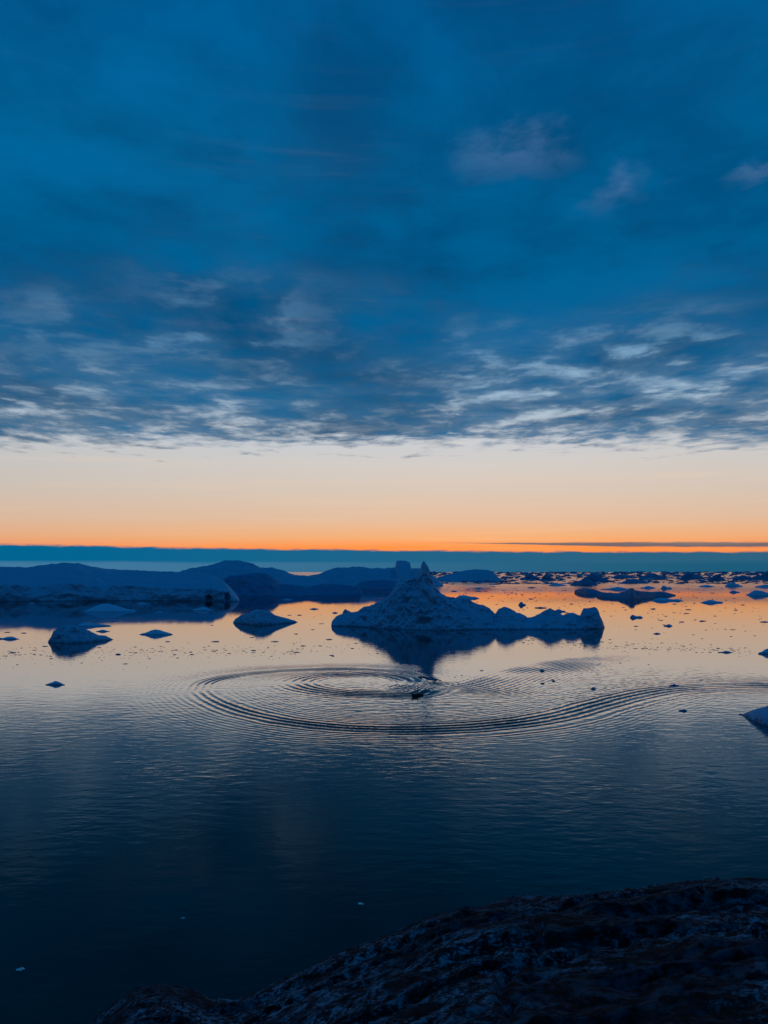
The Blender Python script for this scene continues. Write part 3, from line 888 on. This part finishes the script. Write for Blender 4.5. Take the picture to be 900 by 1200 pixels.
# small white bits on the dark near water, each told apart
put_chip(23, 1137, 8.5, 'bright white ice lump on the black water at bottom left', None, 0.6, chip_mesh('ice_chunk', 931, WHITE_ICE))
put_chip(423, 1059, 6.5, 'small white ice bit just above the crest of the rock', None, 0.35, chip_mesh('ice_chunk', 932, WHITE_ICE))
put_chip(215, 1076, 4.0, 'tiny white ice bit on dark water left of the rock crest', None, 0.4, chip_mesh('ice_chunk', 933, WHITE_ICE))
for px, py in ((64, 981), (298, 953), (416, 977), (768, 987), (170, 962), (40, 912), (86, 921)):
    put_chip(px, py, 1.6, 'speck of white ice far out on the dark near water', 'specks of ice on the dark near water', 0.4, bpy.data.objects['ice_chunk'].data if False else CHIPS[2])

# the drifting lines: the larger chunks one by one, the crumbs joined
for k in range(70):
    x = rnd.uniform(0, 560)
    put_chip(x, 766 - 0.012 * x + rnd.gauss(0, 3.6), rnd.uniform(2.5, 4.6), 'little dark chunk in the drifting brash line left of centre', 'chunks in the left brash line')
for k in range(60):
    x = rnd.uniform(610, 880)
    put_chip(x, 752 + (x - 610) * 0.04 + rnd.gauss(0, 2.4), rnd.uniform(2.4, 4.6), 'little dark chunk in the drifting brash line right of the pinnacle berg', 'chunks in the right brash line')
for k in range(45):
    put_chip(rnd.uniform(505, 905), rnd.uniform(673, 686), rnd.uniform(6, 15), 'dark chunk of the broken ice pack under the horizon', 'chunks of the horizon pack', 0.22)


def build_crumbs(name, label, spots, mat):
    co, q = [], []
    protos = [chip(950 + k, 6, 4) for k in range(5)]
    r = np.random.RandomState(5)
    base = 0
    for px, py, w in spots:
        p = at(px, py)
        m = w * p[1] / FOC
        c, f = protos[r.randint(5)]
        a = r.uniform(0, 6.28)
        v = c * np.array([m, m * 0.7, m * r.uniform(0.15, 0.35)])
        x = v[:, 0] * math.cos(a) - v[:, 1] * math.sin(a)
        y = v[:, 0] * math.sin(a) + v[:, 1] * math.cos(a)
        co.append(np.stack([x + p[0], y + p[1], v[:, 2] + 0.02 * m], 1))
        q += [tuple(i + base for i in (g if g[2] != g[3] else g[:3])) for g in f]
        base += len(c)
    me = bpy.data.meshes.new(name)
    me.from_pydata(np.concatenate(co).tolist(), [], q)
    me.update()
    me.materials.append(mat)
    tag(link(name, me), label, kind='stuff')


cr = []
for k in range(420):
    x = rnd.uniform(-20, 570)
    cr.append((x, 766 - 0.012 * x + rnd.gauss(0, 4.5), rnd.uniform(0.9, 2.4)))
for k in range(260):
    x = rnd.uniform(600, 900)
    cr.append((x, 752 + (x - 610) * 0.045 + rnd.gauss(0, 3.5), rnd.uniform(0.9, 2.4)))
for k in range(220):
    cr.append((rnd.uniform(0, 470), rnd.uniform(715, 790), rnd.uniform(0.8, 2.0)))
for k in range(330):
    cr.append((rnd.uniform(520, 900), rnd.triangular(684, 750, 690), rnd.uniform(1.2, 3.4)))
build_crumbs('brash_ice', 'fine brash ice crumbs drifting in lines over the calm water', cr, FLOE_ICE)
cr = [(rnd.uniform(500, 905), 670.9 + 13.5 * rnd.random() ** 1.6, rnd.uniform(3.0, 11)) for k in range(1300)]
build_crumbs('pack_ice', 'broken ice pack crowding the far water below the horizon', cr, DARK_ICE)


# ------------------------------------------------------------------ the motorboat and its driver
from mathutils import Vector
HULL = plain('dark_hull_paint', (0.02, 0.024, 0.03), 0.35)
DECK = plain('grey_deck', (0.10, 0.11, 0.12), 0.6)
RUBBER = plain('black_rubber', (0.012, 0.012, 0.013), 0.7)
STEEL = plain('brushed_alloy', (0.4, 0.42, 0.44), 0.35, 0.9)
SUIT = plain('dark_flotation_suit', (0.014, 0.016, 0.022), 0.8)
SKIN = plain('weathered_skin', (0.35, 0.2, 0.14), 0.6)
WOOL = plain('dark_wool', (0.02, 0.02, 0.025), 0.95)
GLASS, _N, _B = material('tinted_screen')
_B.inputs['Base Color'].default_value = (0.03, 0.05, 0.06, 1)
_B.inputs['Roughness'].default_value = 0.08
_B.inputs['Alpha'].default_value = 0.5


def box_np(cx, cy, cz, sx, sy, sz):
    v = [(cx + sx * a / 2, cy + sy * b / 2, cz + sz * c / 2) for a in (-1, 1) for b in (-1, 1) for c in (-1, 1)]
    f = [(0, 1, 3, 2), (4, 6, 7, 5), (0, 4, 5, 1), (2, 3, 7, 6), (0, 2, 6, 4), (1, 5, 7, 3)]
    return v, f


def part(name, vf, mat, parent, bevel=0.0, smooth=False):
    me = bpy.data.meshes.new(name)
    me.from_pydata(vf[0], [], vf[1])
    me.update()
    me.materials.append(mat)
    for p in me.polygons:
        p.use_smooth = smooth
    o = link(name, me, parent)
    if bevel:
        b = o.modifiers.new('bevel', 'BEVEL')
        b.width = bevel
        b.segments = 2
    return o


def tube(pts, rad, n=8):
    v, f = [], []
    P = [Vector(p) for p in pts]
    for i, p in enumerate(P):
        t = (P[min(i + 1, len(P) - 1)] - P[max(i - 1, 0)]).normalized()
        u = t.cross(Vector((0, 0, 1)))
        if u.length < 1e-3:
            u = t.cross(Vector((0, 1, 0)))
        u.normalize()
        w = t.cross(u)
        r = rad[i] if isinstance(rad, (list, tuple)) else rad
        for k in range(n):
            a = 2 * math.pi * k / n
            v.append(tuple(p + (u * math.cos(a) + w * math.sin(a)) * r))
    for i in range(len(P) - 1):
        for k in range(n):
            f.append((i * n + k, i * n + (k + 1) % n, (i + 1) * n + (k + 1) % n, (i + 1) * n + k))
    f.append(tuple(range(n))[::-1])
    f.append(tuple((len(P) - 1) * n + k for k in range(n)))
    return v, f


def build_boat():
    p = at(488.5, 815.5)
    q = at(470, 818.5)
    head = math.atan2(q[1] - p[1], q[0] - p[0])
    boat = bpy.data.objects.new('motorboat', None)
    C.objects.link(boat)
    boat.location = (p[0], p[1], 0.02)
    boat.rotation_euler = (0, math.radians(-4), head)
    tag(boat, 'small dark open motorboat turning at the end of the spiral wake', 'boat')
    # hull: stations from stern to bow, x forward
    st = [(-2.6, 0.92, 0.62, -0.22), (-1.6, 1.0, 0.62, -0.26), (-0.4, 1.02, 0.64, -0.28), (0.8, 0.95, 0.70, -0.26), (1.7, 0.72, 0.80, -0.18), (2.4, 0.36, 0.92, 0.02), (2.85, 0.05, 1.02, 0.45)]
    v, f = [], []
    for x, w, g, k in st:
        sec = [(-w, g), (-w * 0.93, 0.30 * g), (-w * 0.78, k * 0.3), (0, k), (w * 0.78, k * 0.3), (w * 0.93, 0.30 * g), (w, g),
               (w * 0.86, g - 0.02), (w * 0.78, 0.16), (0, 0.12), (-w * 0.78, 0.16), (-w * 0.86, g - 0.02)]
        if x > 2.0:
            sec = [(a, max(b, k)) for a, b in sec]
        v += [(x, a, b) for a, b in sec]
    n = 12
    for i in range(len(st) - 1):
        for j in range(n):
            f.append((i * n + j, (i + 1) * n + j, (i + 1) * n + (j + 1) % n, i * n + (j + 1) % n))
    f.append(tuple(range(n))[::-1])
    f.append(tuple((len(st) - 1) * n + j for j in range(n)))
    part('hull', (v, f), HULL, boat, smooth=False)
    for sgn in (-1, 1):
        part('rub_rail', tube([(x, sgn * (w + 0.01), g) for x, w, g, k in st], 0.045), RUBBER, boat, smooth=True)
    fd = [(1.35, 0.68, 0.745), (1.7, 0.60, 0.79), (2.4, 0.28, 0.91)]
    vv = [(x, s * w, z) for x, w, z in fd for s in (-1, 1)] + [(x, s * w, z - 0.05) for x, w, z in fd for s in (-1, 1)]
    ff = [(0, 2, 3, 1), (2, 4, 5, 3), (7, 9, 8, 6), (9, 11, 10, 8), (0, 1, 7, 6), (1, 3, 9, 7), (3, 5, 11, 9), (5, 4, 10, 11), (4, 2, 8, 10), (2, 0, 6, 8)]
    part('foredeck', (vv, ff), DECK, boat)
    part('seat', box_np(-1.25, 0, 0.42, 0.42, 1.5, 0.09), DECK, boat, 0.02)
    part('seat', box_np(-2.15, 0, 0.42, 0.4, 1.45, 0.09), DECK, boat, 0.02)
    con = part('console', box_np(0.35, 0, 0.56, 0.5, 0.75, 0.86), DECK, boat, 0.05)
    part('windscreen', ([(0.58, -0.38, 0.99), (0.58, 0.38, 0.99), (0.42, 0.34, 1.36), (0.42, -0.34, 1.36),
                         (0.60, -0.38, 0.99), (0.60, 0.38, 0.99), (0.44, 0.34, 1.36), (0.44, -0.34, 1.36)],
                        [(0, 1, 2, 3), (7, 6, 5, 4), (0, 4, 5, 1), (1, 5, 6, 2), (2, 6, 7, 3), (3, 7, 4, 0)]), GLASS, con)
    ring = [(0.06 + 0.03 * math.cos(a), 0.19 * math.sin(a), 1.0 + 0.17 * math.cos(a)) for a in np.linspace(0, 2 * math.pi, 17)]
    part('steering_wheel', tube(ring, 0.018, 6), RUBBER, con, smooth=True)
    mot = bpy.data.objects.new('outboard_motor', None)
    C.objects.link(mot)
    mot.parent = boat
    v, f = [], []
    rings = [(0.62, 0.10, 0.12), (0.66, 0.19, 0.17), (0.85, 0.22, 0.19), (1.02, 0.20, 0.17), (1.12, 0.12, 0.10)]
    for z, a, b in rings:
        for k in range(10):
            t = 2 * math.pi * k / 10
            v.append((-2.92 + a * math.cos(t), b * math.sin(t), z))
    for i in range(4):
        for k in range(10):
            f.append((i * 10 + k, i * 10 + (k + 1) % 10, i * 10 + 10 + (k + 1) % 10, i * 10 + 10 + k))
    f += [tuple(range(10))[::-1], tuple(40 + k for k in range(10))]
    part('cowl', (v, f), RUBBER, mot, smooth=True)
    part('shaft', tube([(-2.9, 0, 0.65), (-2.9, 0, 0.1), (-2.95, 0, -0.55)], [0.09, 0.07, 0.06]), RUBBER, mot, smooth=True)
    v, f = [], []
    for k in range(3):
        t = 2 * math.pi * k / 3
        b = len(v)
        c, s = math.cos(t), math.sin(t)
        for (r, o, dx) in ((0.03, -0.03, 0.03), (0.15, -0.07, 0.04), (0.15, 0.07, -0.04), (0.03, 0.03, -0.03)):
            for th in (0, 0.012):
                v.append((-3.06 + dx + th, r * c - o * s, -0.52 + r * s + o * c))
        f += [(b, b + 2, b + 4, b + 6), (b + 7, b + 5, b + 3, b + 1), (b, b + 1, b + 3, b + 2), (b + 2, b + 3, b + 5, b + 4), (b + 4, b + 5, b + 7, b + 6), (b + 6, b + 7, b + 1, b)]
    part('propeller', (v, f), STEEL, mot)
    part('bracket', box_np(-2.70, 0, 0.5, 0.2, 0.3, 0.35), STEEL, mot, 0.02)
    return boat


BOAT = build_boat()


def build_person(boat):
    import bmesh
    root = bpy.data.objects.new('person', None)
    C.objects.link(root)
    root.location = boat.location
    root.rotation_euler = boat.rotation_euler
    tag(root, 'person in dark clothes standing at the wheel of the motorboat', 'person')
    V, E, R = [], [], []

    def add(p, r, prev=None):
        V.append(p)
        R.append(r)
        if prev is not None:
            E.append((prev, len(V) - 1))
        return len(V) - 1
    bx = -0.42
    z0 = 0.16
    pel = add((bx, 0, z0 + 0.92), 0.15)
    waist = add((bx + 0.02, 0, z0 + 1.08), 0.145, pel)
    chest = add((bx + 0.04, 0, z0 + 1.30), 0.17, waist)
    neck0 = add((bx + 0.05, 0, z0 + 1.47), 0.085, chest)
    neck = add((bx + 0.07, 0, z0 + 1.54), 0.06, neck0)
    h1 = add((bx + 0.09, 0, z0 + 1.63), 0.092, neck)
    add((bx + 0.09, 0, z0 + 1.73), 0.085, h1)
    add((bx + 0.19, 0, z0 + 1.62), 0.016, h1)
    for s in (-1, 1):
        hip = add((bx, s * 0.10, z0 + 0.86), 0.105, pel)
        knee = add((bx + 0.05, s * 0.15, z0 + 0.48), 0.068, hip)
        ank = add((bx - 0.01, s * 0.17, z0 + 0.10), 0.05, knee)
        heel = add((bx - 0.03, s * 0.17, z0 + 0.045), 0.045, ank)
        add((bx + 0.20, s * 0.20, z0 + 0.035), 0.038, heel)
        sh = add((bx + 0.04, s * 0.20, z0 + 1.40), 0.075, chest)
        elb = add((bx + 0.10, s * 0.27, z0 + 1.13), 0.052, sh)
        wr = add((bx + 0.36, s * 0.20, z0 + 0.98), 0.034, elb)
        palm = add((bx + 0.42, s * 0.19, z0 + 0.965), 0.034, wr)
        for k in range(4):
            o = (k - 1.5) * 0.021
            a = add((bx + 0.462, s * 0.19, z0 + 0.965 + o), 0.010, palm)
            b = add((bx + 0.492 - 0.003 * abs(k - 1), s * 0.172, z0 + 0.965 + o), 0.009, a)
            add((bx + 0.472, s * 0.158, z0 + 0.965 + o), 0.008, b)
        a = add((bx + 0.43, s * 0.165, z0 + 1.0), 0.011, palm)
        add((bx + 0.465, s * 0.158, z0 + 1.012), 0.009, a)
    me = bpy.data.meshes.new('body')
    me.from_pydata(V, E, [])
    me.materials.append(SUIT)
    o = link('body', me, root)
    sk = o.modifiers.new('skin', 'SKIN')
    for i, d in enumerate(me.skin_vertices[0].data if me.skin_vertices else []):
        d.radius = (R[i], R[i])
    if not me.skin_vertices:
        bm = bmesh.new()
        bm.from_mesh(me)
        lay = bm.verts.layers.skin.verify()
        bm.verts.ensure_lookup_table()
        for i, vv in enumerate(bm.verts):
            vv[lay].radius = (R[i], R[i])
            vv[lay].use_root = (i == 0)
        bm.to_mesh(me)
        bm.free()
    sub = o.modifiers.new('subdivision', 'SUBSURF')
    sub.levels = sub.render_levels = 1
    # face and cap as children
    hx, hz = bx + 0.09, z0 + 1.66

    def blob(name, c, r, mat, zmin=-9):
        v, f = [], []
        n, k = 14, 9
        for i in range(k + 1):
            ph = math.pi * i / k
            for j in range(n):
                t = 2 * math.pi * j / n
                v.append((c[0] + r[0] * math.sin(ph) * math.cos(t), c[1] + r[1] * math.sin(ph) * math.sin(t), max(c[2] + r[2] * math.cos(ph), zmin)))
        for i in range(k):
            for j in range(n):
                f.append((i * n + j, (i + 1) * n + j, (i + 1) * n + (j + 1) % n, i * n + (j + 1) % n))
        return part(name, (v, f), mat, root, smooth=True)
    blob('face', (hx + 0.025, 0, hz - 0.03), (0.085, 0.078, 0.115), SKIN)
    blob('cap', (hx - 0.005, 0, hz + 0.03), (0.112, 0.104, 0.115), WOOL, hz + 0.015)
    for s in (-1, 1):
        blob('eye', (hx + 0.098, s * 0.032, hz - 0.012), (0.012, 0.014, 0.010), RUBBER)
        blob('ear', (hx + 0.0, s * 0.085, hz - 0.03), (0.02, 0.012, 0.032), SKIN)
    blob('nose', (hx + 0.115, 0, hz - 0.045), (0.02, 0.014, 0.024), SKIN)
    blob('mouth', (hx + 0.098, 0, hz - 0.088), (0.012, 0.026, 0.006), WOOL)


build_person(BOAT)
